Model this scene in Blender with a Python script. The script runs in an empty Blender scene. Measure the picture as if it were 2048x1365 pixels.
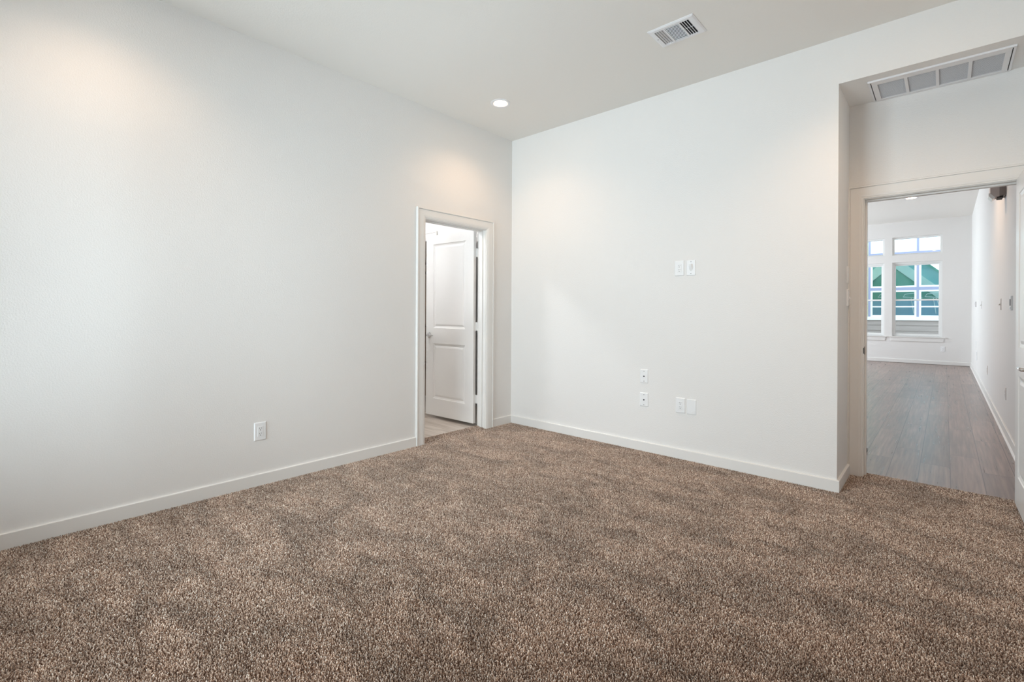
import bpy, bmesh, math, random
from mathutils import Vector, Matrix

PI = math.pi
random.seed(7)
sc = bpy.context.scene
C = sc.collection

# ------------------------------------------------------------------ camera, world, daylight, exposure
cam_data = bpy.data.cameras.new('camera')
cam_data.sensor_fit = 'HORIZONTAL'
cam_data.sensor_width = 36.0
cam_data.lens = 957.65 * 36.0 / 2048.0
cam_data.shift_y = (623.6 - 682.5) / 2048.0
cam_data.clip_start = 0.05
cam_data.clip_end = 200
cam = bpy.data.objects.new('camera', cam_data)
C.objects.link(cam)
YAW, ROLL = 0.735, 0.00487
_f = Vector((-math.sin(YAW), math.cos(YAW), 0))
_r0 = Vector((math.cos(YAW), math.sin(YAW), 0))
_u0 = Vector((0, 0, 1))
_r = math.cos(ROLL) * _r0 + math.sin(ROLL) * _u0
_u = -math.sin(ROLL) * _r0 + math.cos(ROLL) * _u0
cam.matrix_world = Matrix(((_r.x, _u.x, -_f.x, 3.4921), (_r.y, _u.y, -_f.y, -3.8523), (_r.z, _u.z, -_f.z, 1.1991), (0, 0, 0, 1)))
sc.camera = cam

world = bpy.data.worlds.new('overcast_sky')
sc.world = world
world.use_nodes = True
_bg = world.node_tree.nodes['Background']
_bg.inputs[0].default_value = (0.76, 0.89, 1.0, 1)
_bg.inputs[1].default_value = 1.7


def area(name, loc, direction, sx, sy, power, col):
    d = bpy.data.lights.new(name, 'AREA')
    d.shape = 'RECTANGLE'
    d.size, d.size_y, d.energy, d.color = sx, sy, power, col
    o = bpy.data.objects.new(name, d)
    C.objects.link(o)
    o.location = loc
    o.rotation_euler = Vector(direction).to_track_quat('-Z', 'Y').to_euler()
    return o


DAY = (0.88, 0.945, 1.0)
area('bedroom_window_daylight', (1.26, -5.00, 1.45), (0, 1, 0.24), 2.1, 2.4, 78, DAY)
area('living_room_fill', (-1.78, 9.1, 1.75), (1, 0, 0), 3.2, 2.4, 92, DAY)  # added fill light outside an invented, unseen side opening
CAN_STRENGTH = 40.0
CAN_SPOT = 14.5

sc.view_settings.view_transform = 'Standard'
sc.view_settings.look = 'None'
sc.view_settings.gamma = 1
sc.view_settings.use_curve_mapping = False
sc.view_settings.exposure = 1.0
sc.cycles.use_denoising = True
sc.cycles.max_bounces = 12
sc.cycles.diffuse_bounces = 8
sc.cycles.caustics_reflective = False
sc.cycles.caustics_refractive = False
sc.cycles.sample_clamp_indirect = 6

# ------------------------------------------------------------------ materials


def lin(r, g, b):
    f = lambda c: c / 12.92 if c <= 0.04045 else ((c + 0.055) / 1.055) ** 2.4
    return (f(r / 255), f(g / 255), f(b / 255), 1)


class Mat:
    def __init__(self, name, col=(0.8, 0.8, 0.8, 1), rough=0.5, metal=0.0, spec=0.5):
        self.m = bpy.data.materials.new(name)
        self.m.use_nodes = True
        self.n = self.m.node_tree.nodes
        self.l = self.m.node_tree.links
        self.b = self.n['Principled BSDF']
        self.b.inputs['Base Color'].default_value = col
        self.b.inputs['Roughness'].default_value = rough
        self.b.inputs['Metallic'].default_value = metal
        self.b.inputs['Specular IOR Level'].default_value = spec

    def node(self, t, **kw):
        n = self.n.new(t)
        for k, v in kw.items():
            if k.startswith('i_'):
                n.inputs[k[2:].replace('_', ' ')].default_value = v
            else:
                setattr(n, k, v)
        return n

    def link(self, a, b):
        self.l.new(a, b)

    def bump(self, height, strength, dist):
        b = self.node('ShaderNodeBump')
        b.inputs['Strength'].default_value = strength
        b.inputs['Distance'].default_value = dist
        self.link(height, b.inputs['Height'])
        self.link(b.outputs[0], self.b.inputs['Normal'])


def paint(name, col, rough, scale=0, strength=0.0, dist=0.001):
    m = Mat(name, col, rough)
    tc = m.node('ShaderNodeTexCoord')
    if scale:
        nz = m.node('ShaderNodeTexNoise', i_Scale=scale, i_Detail=2.0, i_Roughness=0.6)
        m.link(tc.outputs['Object'], nz.inputs['Vector'])
        m.bump(nz.outputs[0], strength, dist)
    # barely visible roller mottling in the gloss
    nz2 = m.node('ShaderNodeTexNoise', i_Scale=6.0, i_Detail=2.0)
    m.link(tc.outputs['Object'], nz2.inputs['Vector'])
    mr = m.node('ShaderNodeMapRange')
    mr.inputs['To Min'].default_value = rough - 0.04
    mr.inputs['To Max'].default_value = rough + 0.04
    m.link(nz2.outputs[0], mr.inputs[0])
    m.link(mr.outputs[0], m.b.inputs['Roughness'])
    return m.m


M_WALL = paint('wall_paint', (0.80, 0.79, 0.775, 1), 0.6, 130, 0.5, 0.0022)
M_CEIL = paint('ceiling_paint', (0.80, 0.78, 0.745, 1), 0.75, 110, 0.3, 0.002)
M_TRIM = paint('trim_enamel', (0.80, 0.79, 0.77, 1), 0.38)
M_DOOR = paint('door_enamel', (0.82, 0.82, 0.81, 1), 0.3, 420, 0.06, 0.0006)
M_PLATE = paint('white_plastic', (0.84, 0.85, 0.86, 1), 0.3)
M_REGISTER = paint('white_enamelled_steel', (0.80, 0.80, 0.82, 1), 0.4)
M_BEIGEPLATE = paint('hall_plastic', (0.78, 0.76, 0.74, 1), 0.35)
M_DARK = paint('dark_slot', (0.012, 0.012, 0.013, 1), 0.6)
M_DUCT = paint('dark_duct', (0.02, 0.02, 0.025, 1), 0.8)
M_SLOT = paint('grey_slot', (0.05, 0.05, 0.05, 1), 0.5)
M_TAUPE = paint('taupe_plastic', lin(196, 186, 183), 0.5)
M_TAUPED = paint('dark_taupe_plastic', lin(150, 138, 134), 0.5)
M_VINYL = paint('white_vinyl', (0.85, 0.86, 0.85, 1), 0.35)
M_LAVENDER = paint('lavender_grey_trim', lin(148, 152, 178), 0.5)
M_EXTWHITE = paint('exterior_white', (0.86, 0.87, 0.86, 1), 0.5)
M_REFL_GREEN = paint('reflected_green', lin(108, 168, 150), 0.6)  # reflection colours for the shapes behind the neighbour's panes
M_REFL_TEAL = paint('reflected_teal', lin(128, 178, 178), 0.6)
M_REFL_BLUE = paint('reflected_slate_blue', lin(142, 182, 206), 0.5)
M_REFL_PALE = paint('reflected_pale', lin(206, 226, 218), 0.5)
M_BROWNWOOD = paint('dark_brown_wood', lin(74, 48, 36), 0.5)
M_CLOSET = paint('tan_closet_paint', lin(168, 142, 122), 0.7)
M_CONCRETE = paint('grey_concrete', (0.32, 0.31, 0.30, 1), 0.85, 30, 0.3, 0.003)


def metal(name, col, rough):
    m = Mat(name, col, rough, 1.0)
    tc = m.node('ShaderNodeTexCoord')
    nz = m.node('ShaderNodeTexNoise', i_Scale=220.0, i_Detail=1.0)
    m.link(tc.outputs['Object'], nz.inputs['Vector'])
    m.bump(nz.outputs[0], 0.03, 0.0003)
    return m.m


M_CHROME = metal('chrome', (0.72, 0.73, 0.74, 1), 0.14)
M_BRONZE = metal('dull_nickel', (0.16, 0.15, 0.14, 1), 0.4)


def glass(name, tint):
    m = bpy.data.materials.new(name)
    m.use_nodes = True
    n, l = m.node_tree.nodes, m.node_tree.links
    n.remove(n['Principled BSDF'])
    tr = n.new('ShaderNodeBsdfTransparent')
    tr.inputs[0].default_value = tint
    gl = n.new('ShaderNodeBsdfGlossy')
    gl.inputs['Roughness'].default_value = 0.02
    fr = n.new('ShaderNodeFresnel')
    fr.inputs[0].default_value = 1.45
    mx = n.new('ShaderNodeMixShader')
    l.new(fr.outputs[0], mx.inputs[0])
    l.new(tr.outputs[0], mx.inputs[1])
    l.new(gl.outputs[0], mx.inputs[2])
    l.new(mx.outputs[0], n['Material Output'].inputs[0])
    return m


M_GLASS = glass('clear_glass', (0.95, 0.98, 0.98, 1))
M_NGLASS = glass('tinted_glass', (0.86, 0.95, 0.95, 1))


def emitter(name, col, strength):
    m = bpy.data.materials.new(name)
    m.use_nodes = True
    n, l = m.node_tree.nodes, m.node_tree.links
    n.remove(n['Principled BSDF'])
    e = n.new('ShaderNodeEmission')
    e.inputs[0].default_value = col
    e.inputs[1].default_value = strength
    l.new(e.outputs[0], n['Material Output'].inputs[0])
    return m


M_LAMP = emitter('warm_lamp_lens', (1.0, 0.72, 0.46, 1), CAN_STRENGTH)
M_LAMP_BATH = emitter('bath_lamp_lens', (0.97, 0.98, 1.0, 1), 140.0)
M_LAMP_HALL = emitter('hall_lamp_lens', (1.0, 0.74, 0.50, 1), 12.0)


def siding(name, c1, pitch):
    m = Mat(name, c1, 0.65)
    g = m.node('ShaderNodeNewGeometry')
    sp = m.node('ShaderNodeSeparateXYZ')
    m.link(g.outputs['Position'], sp.inputs[0])
    nz = m.node('ShaderNodeTexNoise', i_Scale=9.0, i_Detail=3.0)
    mp = m.node('ShaderNodeMapping')
    mp.inputs['Scale'].default_value = (0.3, 0.3, 6)
    m.link(g.outputs['Position'], mp.inputs[0])
    m.link(mp.outputs[0], nz.inputs['Vector'])
    hs = m.node('ShaderNodeHueSaturation')
    hs.inputs['Color'].default_value = c1
    mr = m.node('ShaderNodeMapRange')
    mr.inputs['To Min'].default_value = 0.85
    mr.inputs['To Max'].default_value = 1.12
    m.link(nz.outputs[0], mr.inputs[0])
    m.link(mr.outputs[0], hs.inputs['Value'])
    m.link(hs.outputs[0], m.b.inputs['Base Color'])
    return m.m


M_SIDING = siding('tan_lap_siding', lin(160, 148, 142), 0.15)
M_SIDINGY = siding('cream_lap_siding', lin(214, 212, 182), 0.15)


def wood_floor():
    m = Mat('grey_brown_plank', (0.2, 0.15, 0.13, 1), 0.35, 0, 0.85)
    g = m.node('ShaderNodeNewGeometry')
    mp = m.node('ShaderNodeMapping')
    # planks run along y: brick rows across x
    mp.inputs['Rotation'].default_value = (0, 0, PI / 2)
    mp.inputs['Location'].default_value = (0, 3.237, 0)
    m.link(g.outputs['Position'], mp.inputs[0])
    br = m.node('ShaderNodeTexBrick', offset=0.37, offset_frequency=2, squash=1.0)
    br.inputs['Scale'].default_value = 1.0
    br.inputs['Brick Width'].default_value = 1.25
    br.inputs['Row Height'].default_value = 0.178
    br.inputs['Mortar Size'].default_value = 0.0024
    br.inputs['Mortar Smooth'].default_value = 0.3
    br.inputs['Bias'].default_value = 0.0
    br.inputs['Color1'].default_value = (0, 0, 0, 1)
    br.inputs['Color2'].default_value = (1, 1, 1, 1)
    br.inputs['Mortar'].default_value = (0.4, 0.4, 0.4, 1)
    m.link(mp.outputs[0], br.inputs['Vector'])
    # grain: noise stretched along the plank, shifted per plank
    mp2 = m.node('ShaderNodeMapping')
    mp2.inputs['Scale'].default_value = (48, 1.7, 1)
    m.link(g.outputs['Position'], mp2.inputs[0])
    ad = m.node('ShaderNodeVectorMath', operation='ADD')
    m.link(mp2.outputs[0], ad.inputs[0])
    sc_ = m.node('ShaderNodeVectorMath', operation='SCALE')
    sc_.inputs['Scale'].default_value = 17.0
    m.link(br.outputs['Color'], sc_.inputs[0])
    m.link(sc_.outputs[0], ad.inputs[1])
    nz = m.node('ShaderNodeTexNoise', i_Scale=1.0, i_Detail=4.0, i_Roughness=0.55, i_Distortion=0.15)
    m.link(ad.outputs[0], nz.inputs['Vector'])
    mp3 = m.node('ShaderNodeMapping')
    mp3.inputs['Scale'].default_value = (6, 1.8, 1)
    m.link(g.outputs['Position'], mp3.inputs[0])
    nz3 = m.node('ShaderNodeTexNoise', i_Scale=1.0, i_Detail=3.0)
    m.link(mp3.outputs[0], nz3.inputs['Vector'])
    cr = m.node('ShaderNodeValToRGB')
    e = cr.color_ramp.elements
    e[0].position, e[0].color = 0.30, lin(106, 88, 82)
    e[1].position, e[1].color = 0.72, lin(162, 140, 131)
    x = e.new(0.5)
    x.color = lin(134, 113, 105)
    m.link(nz.outputs[0], cr.inputs[0])
    hs = m.node('ShaderNodeHueSaturation')
    m.link(cr.outputs[0], hs.inputs['Color'])
    a1 = m.node('ShaderNodeMath', operation='MULTIPLY_ADD')
    a1.inputs[1].default_value = 0.34
    a1.inputs[2].default_value = 0.50
    m.link(br.outputs['Color'], a1.inputs[0])
    a2 = m.node('ShaderNodeMath', operation='MULTIPLY_ADD')
    a2.inputs[1].default_value = 0.5
    m.link(nz3.outputs[0], a2.inputs[0])
    m.link(a1.outputs[0], a2.inputs[2])
    m.link(a2.outputs[0], hs.inputs['Value'])
    mx = m.node('ShaderNodeMix', data_type='RGBA')
    m.link(br.outputs['Fac'], mx.inputs[0])
    m.link(hs.outputs[0], mx.inputs[6])
    mx.inputs[7].default_value = lin(58, 46, 40)
    m.link(mx.outputs[2], m.b.inputs['Base Color'])
    m.bump(nz.outputs[0], 0.05, 0.0004)
    rr = m.node('ShaderNodeMapRange')
    rr.inputs['To Min'].default_value = 0.24
    rr.inputs['To Max'].default_value = 0.34
    m.link(nz.outputs[0], rr.inputs[0])
    m.link(rr.outputs[0], m.b.inputs['Roughness'])
    return m.m


def tile_floor():
    m = Mat('greige_plank_tile', (0.6, 0.55, 0.5, 1), 0.4)
    g = m.node('ShaderNodeNewGeometry')
    mp = m.node('ShaderNodeMapping')
    mp.inputs['Scale'].default_value = (2.0, 20, 1)
    m.link(g.outputs['Position'], mp.inputs[0])
    nz = m.node('ShaderNodeTexNoise', i_Scale=1.0, i_Detail=5.0, i_Distortion=0.8)
    m.link(mp.outputs[0], nz.inputs['Vector'])
    cr = m.node('ShaderNodeValToRGB')
    e = cr.color_ramp.elements
    e[0].position, e[0].color = 0.3, lin(176, 164, 152)
    e[1].position, e[1].color = 0.62, lin(208, 199, 190)
    m.link(nz.outputs[0], cr.inputs[0])
    br = m.node('ShaderNodeTexBrick', offset=0.33)
    br.inputs['Scale'].default_value = 1.0
    br.inputs['Brick Width'].default_value = 0.9
    br.inputs['Row Height'].default_value = 0.2
    br.inputs['Mortar Size'].default_value = 0.002
    m.link(g.outputs['Position'], br.inputs['Vector'])
    mx = m.node('ShaderNodeMix', data_type='RGBA')
    m.link(br.outputs['Fac'], mx.inputs[0])
    m.link(cr.outputs[0], mx.inputs[6])
    mx.inputs[7].default_value = lin(190, 176, 160)
    m.link(mx.outputs[2], m.b.inputs['Base Color'])
    return m.m


def carpet_mat():
    m = Mat('brown_twist_pile', (0.3, 0.25, 0.2, 1), 0.95, 0, 0.1)
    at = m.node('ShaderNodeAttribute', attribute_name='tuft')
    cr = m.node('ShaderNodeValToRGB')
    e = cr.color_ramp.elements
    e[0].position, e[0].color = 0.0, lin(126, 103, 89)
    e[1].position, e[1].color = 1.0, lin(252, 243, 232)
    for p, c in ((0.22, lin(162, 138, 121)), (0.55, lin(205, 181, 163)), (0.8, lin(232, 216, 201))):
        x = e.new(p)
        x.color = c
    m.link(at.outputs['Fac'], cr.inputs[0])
    # light and dark of brushed pile, put into the colour, world-space
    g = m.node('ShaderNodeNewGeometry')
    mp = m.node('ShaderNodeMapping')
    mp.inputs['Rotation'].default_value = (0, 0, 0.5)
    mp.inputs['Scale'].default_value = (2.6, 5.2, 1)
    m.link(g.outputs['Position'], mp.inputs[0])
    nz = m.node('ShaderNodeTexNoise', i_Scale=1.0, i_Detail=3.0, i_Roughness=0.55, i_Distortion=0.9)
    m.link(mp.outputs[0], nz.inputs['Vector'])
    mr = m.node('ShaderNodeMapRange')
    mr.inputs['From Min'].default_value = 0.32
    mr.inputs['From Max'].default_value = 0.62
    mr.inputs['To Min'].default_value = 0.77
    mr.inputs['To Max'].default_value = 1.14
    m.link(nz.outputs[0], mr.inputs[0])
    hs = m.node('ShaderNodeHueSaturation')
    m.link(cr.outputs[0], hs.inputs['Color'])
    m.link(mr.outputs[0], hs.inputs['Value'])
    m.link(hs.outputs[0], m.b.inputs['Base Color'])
    m.b.inputs['Sheen Weight'].default_value = 0.15
    m.b.inputs['Sheen Roughness'].default_value = 0.6
    return m.m


M_WOOD = wood_floor()
M_TILE = tile_floor()
M_CARPET = carpet_mat()

# ------------------------------------------------------------------ helpers


class MB:
    """collects shapes, then links them as one mesh object"""

    def __init__(self):
        self.bm = bmesh.new()

    def box(self, a, b):
        x0, x1 = sorted((a[0], b[0]))
        y0, y1 = sorted((a[1], b[1]))
        z0, z1 = sorted((a[2], b[2]))
        v = [self.bm.verts.new(p) for p in ((x0, y0, z0), (x1, y0, z0), (x1, y1, z0), (x0, y1, z0), (x0, y0, z1), (x1, y0, z1), (x1, y1, z1), (x0, y1, z1))]
        for f in ((3, 2, 1, 0), (4, 5, 6, 7), (0, 1, 5, 4), (1, 2, 6, 5), (2, 3, 7, 6), (3, 0, 4, 7)):
            self.bm.faces.new([v[i] for i in f])
        return self

    def plate(self, w, h, t, bev):
        """a plate in the local xz plane, front towards -y, back at y=0, with bevelled rim"""
        r = []
        for (x, z, y) in ((w / 2, h / 2, 0), (w / 2, h / 2, -t * 0.45), (w / 2 - bev, h / 2 - bev, -t)):
            r.append([self.bm.verts.new(p) for p in ((-x, y, -z), (x, y, -z), (x, y, z), (-x, y, z))])
        for k in range(2):
            for i in range(4):
                j = (i + 1) % 4
                self.bm.faces.new((r[k][i], r[k][j], r[k + 1][j], r[k + 1][i]))
        self.bm.faces.new(r[2])
        self.bm.faces.new(r[0][::-1])
        return self

    def lathe(self, prof, axis='z', n=32, org=(0, 0, 0)):
        """prof: list of (radius, height)"""
        rings = []
        for rad, hh in prof:
            ring = []
            for i in range(n):
                a = 2 * PI * i / n
                c, s = rad * math.cos(a), rad * math.sin(a)
                p = {'z': (c, s, hh), 'y': (c, hh, s), 'x': (hh, c, s)}[axis]
                ring.append(self.bm.verts.new((p[0] + org[0], p[1] + org[1], p[2] + org[2])))
            rings.append(ring)
        for a, b in zip(rings, rings[1:]):
            for i in range(n):
                j = (i + 1) % n
                self.bm.faces.new((a[i], a[j], b[j], b[i]))
        if prof[0][0] > 1e-5:
            self.bm.faces.new(rings[0][::-1])
        if prof[-1][0] > 1e-5:
            self.bm.faces.new(rings[-1])
        return self

    def tube(self, pts, rad, n=10):
        pts = [Vector(p) for p in pts]
        rings = []
        for k, p in enumerate(pts):
            d = (pts[min(k + 1, len(pts) - 1)] - pts[max(k - 1, 0)]).normalized()
            a = d.cross(Vector((0, 0, 1)))
            if a.length < 1e-3:
                a = d.cross(Vector((1, 0, 0)))
            a.normalize()
            b = d.cross(a)
            rr = rad[k] if isinstance(rad, (list, tuple)) else rad
            rings.append([self.bm.verts.new(p + rr * (math.cos(2 * PI * i / n) * a + math.sin(2 * PI * i / n) * b)) for i in range(n)])
        for a, b in zip(rings, rings[1:]):
            for i in range(n):
                j = (i + 1) % n
                self.bm.faces.new((a[i], a[j], b[j], b[i]))
        self.bm.faces.new(rings[0][::-1])
        self.bm.faces.new(rings[-1])
        return self

    def sweep(self, path, prof):
        """path: list of frames (origin, outward, normal) already mitred; prof: (w, t) points"""
        rings = []
        for org, o, nrm in path:
            org, o, nrm = Vector(org), Vector(o), Vector(nrm)
            rings.append([self.bm.verts.new(org + o * w + nrm * t) for w, t in prof])
        n = len(prof)
        for a, b in zip(rings, rings[1:]):
            for i in range(n):
                j = (i + 1) % n
                self.bm.faces.new((a[i], a[j], b[j], b[i]))
        self.bm.faces.new(rings[0][::-1])
        self.bm.faces.new(rings[-1])
        return self

    def prism(self, poly, axis, a, b):
        """polygon given in the two other axes, extruded along axis from a to b"""
        def P(q, h):
            return {'x': (h, q[0], q[1]), 'y': (q[0], h, q[1]), 'z': (q[0], q[1], h)}[axis]
        r0 = [self.bm.verts.new(P(q, a)) for q in poly]
        r1 = [self.bm.verts.new(P(q, b)) for q in poly]
        n = len(poly)
        for i in range(n):
            j = (i + 1) % n
            self.bm.faces.new((r0[i], r0[j], r1[j], r1[i]))
        self.bm.faces.new(r0[::-1])
        self.bm.faces.new(r1)
        return self

    def build(self, name, mat, parent=None, bevel=0.0, smooth=False, loc=None):
        bmesh.ops.recalc_face_normals(self.bm, faces=self.bm.faces)
        me = bpy.data.meshes.new(name)
        self.bm.to_mesh(me)
        self.bm.free()
        me.materials.append(mat)
        o = bpy.data.objects.new(name, me)
        C.objects.link(o)
        if parent:
            o.parent = parent
        if loc:
            o.location = loc
        if smooth:
            for p in me.polygons:
                p.use_smooth = True
            if hasattr(me, 'set_sharp_from_angle'):
                me.set_sharp_from_angle(angle=math.radians(40))
        if bevel:
            b = o.modifiers.new('edge', 'BEVEL')
            b.width = bevel
            b.segments = 2
            b.limit_method = 'ANGLE'
        return o


def tag(o, label, cat, kind=None, group=None):
    o['label'] = label
    o['category'] = cat
    if kind:
        o['kind'] = kind
    if group:
        o['group'] = group
    return o


def empty(name, loc=(0, 0, 0), rz=0.0, rot=None):
    o = bpy.data.objects.new(name, None)
    o.empty_display_size = 0.05
    C.objects.link(o)
    o.location = loc
    o.rotation_euler = rot if rot else (0, 0, rz)
    return o


def struct(name, mb, mat, label, cat, **kw):
    return tag(mb.build(name, mat, **kw), label, cat, 'structure')


# ------------------------------------------------------------------ the setting: room shell
CEIL = 3.05
XR = 3.945          # right wall of bedroom and hall
YB = -4.62          # rear wall of bedroom
SUB = -0.016        # slab top
HALLZ = -0.010
SOFFIT = 2.74
DW = 0.49           # wall with the hall door
DWB = 0.605
FARY = 11.30
HCEIL = 3.45
OX = 2.958          # outside corner of the alcove
D1A, D1B, D1H = -1.165, -0.395, 2.03     # bathroom door clear opening
D2A, D2B, D2H = 3.053, 3.860, 2.035      # hall door clear opening
J = 0.018
WT = 0.116

# left wall with the bathroom doorway
w = MB()
w.box((-WT, YB - 0.10, SUB), (0, D1A - J, CEIL)).box((-WT, D1B + J, SUB), (0, 0.1, CEIL)).box((-WT, D1A - J, D1H + J), (0, D1B + J, CEIL))
struct('wall_left', w, M_WALL, 'long white textured wall on the left with the bathroom doorway', 'wall')
# back wall: solid block up to the alcove, header over the alcove
w = MB()
w.box((0, 0, SUB), (OX, DWB, HCEIL + 0.1)).box((OX, 0, SOFFIT), (XR, DWB, HCEIL + 0.1))
struct('wall_back', w, M_WALL, 'white wall facing the camera, ending at the hall door alcove', 'wall')
# wall around the hall door
w = MB()
w.box((OX, DW, SUB), (D2A - J, DWB, SOFFIT)).box((D2B + J, DW, SUB), (XR, DWB, SOFFIT)).box((D2A - J, DW, D2H + J), (D2B + J, DWB, SOFFIT))
struct('wall_alcove', w, M_WALL, 'recessed wall around the hall door, under the return air grille', 'wall')
# right wall: one long wall of bedroom and hall
w = MB()
w.box((XR, YB - 0.10, SUB), (XR + 0.15, FARY + 0.15, HCEIL + 0.1))
struct('wall_right', w, M_WALL, 'long wall running down the right side of the hall', 'wall')
# rear wall with the bedroom window
RW0, RW1, RZ0, RZ1 = 0.22, 2.30, 0.30, 2.72
w = MB()
w.box((0, YB - 0.10, SUB), (RW0, YB, CEIL)).box((RW1, YB - 0.10, SUB), (XR, YB, CEIL)).box((RW0, YB - 0.10, SUB), (RW1, YB, RZ0)).box((RW0, YB - 0.10, RZ1), (RW1, YB, CEIL))
struct('wall_rear', w, M_WALL, 'white wall with the bedroom window behind the camera', 'wall')
w = MB()
w.box((-WT, YB - 0.10, CEIL), (XR, 0.0, CEIL + 0.12))
struct('ceiling', w, M_CEIL, 'smooth off-white bedroom ceiling with a recessed light and an air register', 'ceiling')
w = MB()
w.box((-0.06, YB - 0.10, SUB - 0.1), (XR, 0.60, SUB))
struct('floor', w, M_CONCRETE, 'concrete slab under the brown bedroom carpet', 'floor')

# living room and hall
GX0 = -1.5
w = MB()
w.box((GX0, DWB - 0.03, HALLZ - 0.1), (XR, FARY, HALLZ))
struct('floor_hall', w, M_WOOD, 'grey-brown wood plank floor running down the hall', 'floor')
w = MB()
w.box((GX0, DWB, HCEIL), (XR, FARY + 0.15, HCEIL + 0.12))
struct('ceiling_hall', w, M_CEIL, 'white ceiling of the far living room', 'ceiling')
LW = [(1.437, 2.367), (2.519, 3.448)]
MZ0, MZ1, TZ0, TZ1 = 0.637, 2.456, 2.640, 3.076
w = MB()
yb, yf = FARY + 0.15, FARY
w.box((GX0, yf, SUB), (LW[0][0], yb, HCEIL)).box((LW[0][1], yf, SUB), (LW[1][0], yb, HCEIL)).box((LW[1][1], yf, SUB), (XR, yb, HCEIL))
for a, b in LW:
    w.box((a, yf, SUB), (b, yb, MZ0)).box((a, yf, MZ1), (b, yb, TZ0)).box((a, yf, TZ1), (b, yb, HCEIL))
struct('wall_far', w, M_WALL, 'end wall of the living room with tall windows', 'wall')
w = MB()
w.box((GX0 - 0.15, DWB, SUB), (GX0, 7.4, HCEIL)).box((GX0 - 0.15, 10.8, SUB), (GX0, FARY + 0.15, HCEIL))
w.box((GX0 - 0.15, 7.4, SUB), (GX0, 10.8, 0.5)).box((GX0 - 0.15, 7.4, 3.0), (GX0, 10.8, HCEIL))  # opening added out of view to let the fill light in
struct('wall_side', w, M_WALL, 'side wall of the living room with a broad opening added for fill light', 'wall')

# bathroom behind the left wall
BX0, BY0, BZ = -2.6, -2.6, 2.75
BW = -0.30         # wall the bathroom door stands against
CL1 = -0.985        # right edge of the closet opening
CL0 = -1.75
w = MB()
w.box((CL1 + J, BW, SUB), (-WT, BW + 0.1, BZ)).box((BX0, BW, SUB), (CL0 - J, BW + 0.1, BZ)).box((CL0 - J, BW, 2.03 + J), (CL1 + J, BW + 0.1, BZ))
struct('wall_bathroom', w, M_WALL, 'bathroom wall behind the open white door', 'wall')
w = MB()
w.box((BX0 - 0.1, BY0, SUB), (BX0, BW + 0.1, BZ)).box((BX0 - 0.1, BY0 - 0.1, SUB), (-WT, BY0, BZ))
struct('wall_bathroom_side', w, M_WALL, 'far side walls of the bathroom', 'wall')
w = MB()
w.box((BX0, BY0, -0.09), (-0.06, 0.75, -0.003))
struct('floor_bathroom', w, M_TILE, 'pale greige plank tile floor of the bathroom', 'floor')
w = MB()
w.box((BX0, BY0, BZ), (-WT, 0.75, BZ + 0.1))
struct('ceiling_bathroom', w, M_CEIL, 'white ceiling of the bathroom', 'ceiling')
w = MB()
w.box((CL0 - 0.3, BW + 0.1, 0), (CL0 - 0.25, 0.7, BZ)).box((CL1 + 0.55, BW + 0.1, 0), (CL1 + 0.6, 0.7, BZ)).box((CL0 - 0.3, 0.65, 0), (CL1 + 0.6, 0.7, BZ))
struct('wall_closet', w, M_CLOSET, 'tan walls of the closet beyond the bathroom', 'wall')
for z, th in ((1.86, 0.03), (1.72, 0.02), (0.45, 0.03), (0.98, 0.02)):
    s = MB()
    s.box((CL0 - 0.25, 0.25, z), (CL1 + 0.55, 0.65, z + th))
    nm = {1.86: 'topmost brown shelf in the closet beyond the bathroom', 1.72: 'second brown shelf from the top in the bathroom closet',
          0.45: 'lowest brown shelf in the bathroom closet', 0.98: 'waist-high brown shelf in the bathroom closet'}[z]
    tag(s.build('closet_shelf', M_BROWNWOOD), nm, 'shelf', None, 'closet shelves')

# ------------------------------------------------------------------ trim: baseboards, jambs, casings
BBT, BBH = 0.015, 0.078


def bb(name, segs, label, top=BBH, bottom=SUB, t=BBT, shoe=False):
    """segs: ((x0,y0),(x1,y1),(nx,ny)) along the wall, n pointing into the room"""
    m = MB()
    for p, q, n in segs:
        prof = [(0, bottom), (t, bottom), (t, top - 0.004), (t - 0.004, top), (0, top)]
        if shoe:
            prof = [(0, bottom), (t + 0.012, bottom), (t + 0.012, bottom + 0.006), (t + 0.004, bottom + 0.018), (t, bottom + 0.019), (t, top - 0.004), (t - 0.004, top), (0, top)]
        r0 = [m.bm.verts.new((p[0] + n[0] * a, p[1] + n[1] * a, z)) for a, z in prof]
        r1 = [m.bm.verts.new((q[0] + n[0] * a, q[1] + n[1] * a, z)) for a, z in prof]
        k = len(prof)
        for i in range(k):
            j = (i + 1) % k
            m.bm.faces.new((r0[i], r0[j], r1[j], r1[i]))
        m.bm.faces.new(r0)
        m.bm.faces.new(r1[::-1])
    return struct(name, m, M_TRIM, label, 'baseboard')


CO = 0.100          # casing: distance from clear opening to its outer edge
bb('baseboard_left', [((0, YB), (0, D1A - CO), (1, 0)), ((0, D1B + CO), (0, 0), (1, 0))], 'white baseboard along the left wall, on the carpet')
bb('baseboard_back', [((BBT, 0), (OX + BBT, 0), (0, -1))], 'white baseboard along the wall facing the camera')
bb('baseboard_alcove', [((OX, 0), (OX, DW - 0.02), (1, 0))], 'short white baseboard on the side of the door alcove')
bb('baseboard_far', [((GX0, FARY), (XR - 0.015, FARY), (0, -1))], 'white baseboard under the living room windows', 0.078, HALLZ + 0.007)
bb('baseboard_hall', [((XR, DWB), (XR, FARY), (-1, 0))], 'white baseboard with shoe moulding along the hall wall', 0.086, HALLZ, 0.012, True)
bb('baseboard_right', [((XR, YB), (XR, DW), (-1, 0))], 'white baseboard along the right bedroom wall beside the open door')
bb('baseboard_rear', [((BBT, YB), (XR - BBT, YB), (0, 1))], 'white baseboard under the bedroom window behind the camera')

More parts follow.
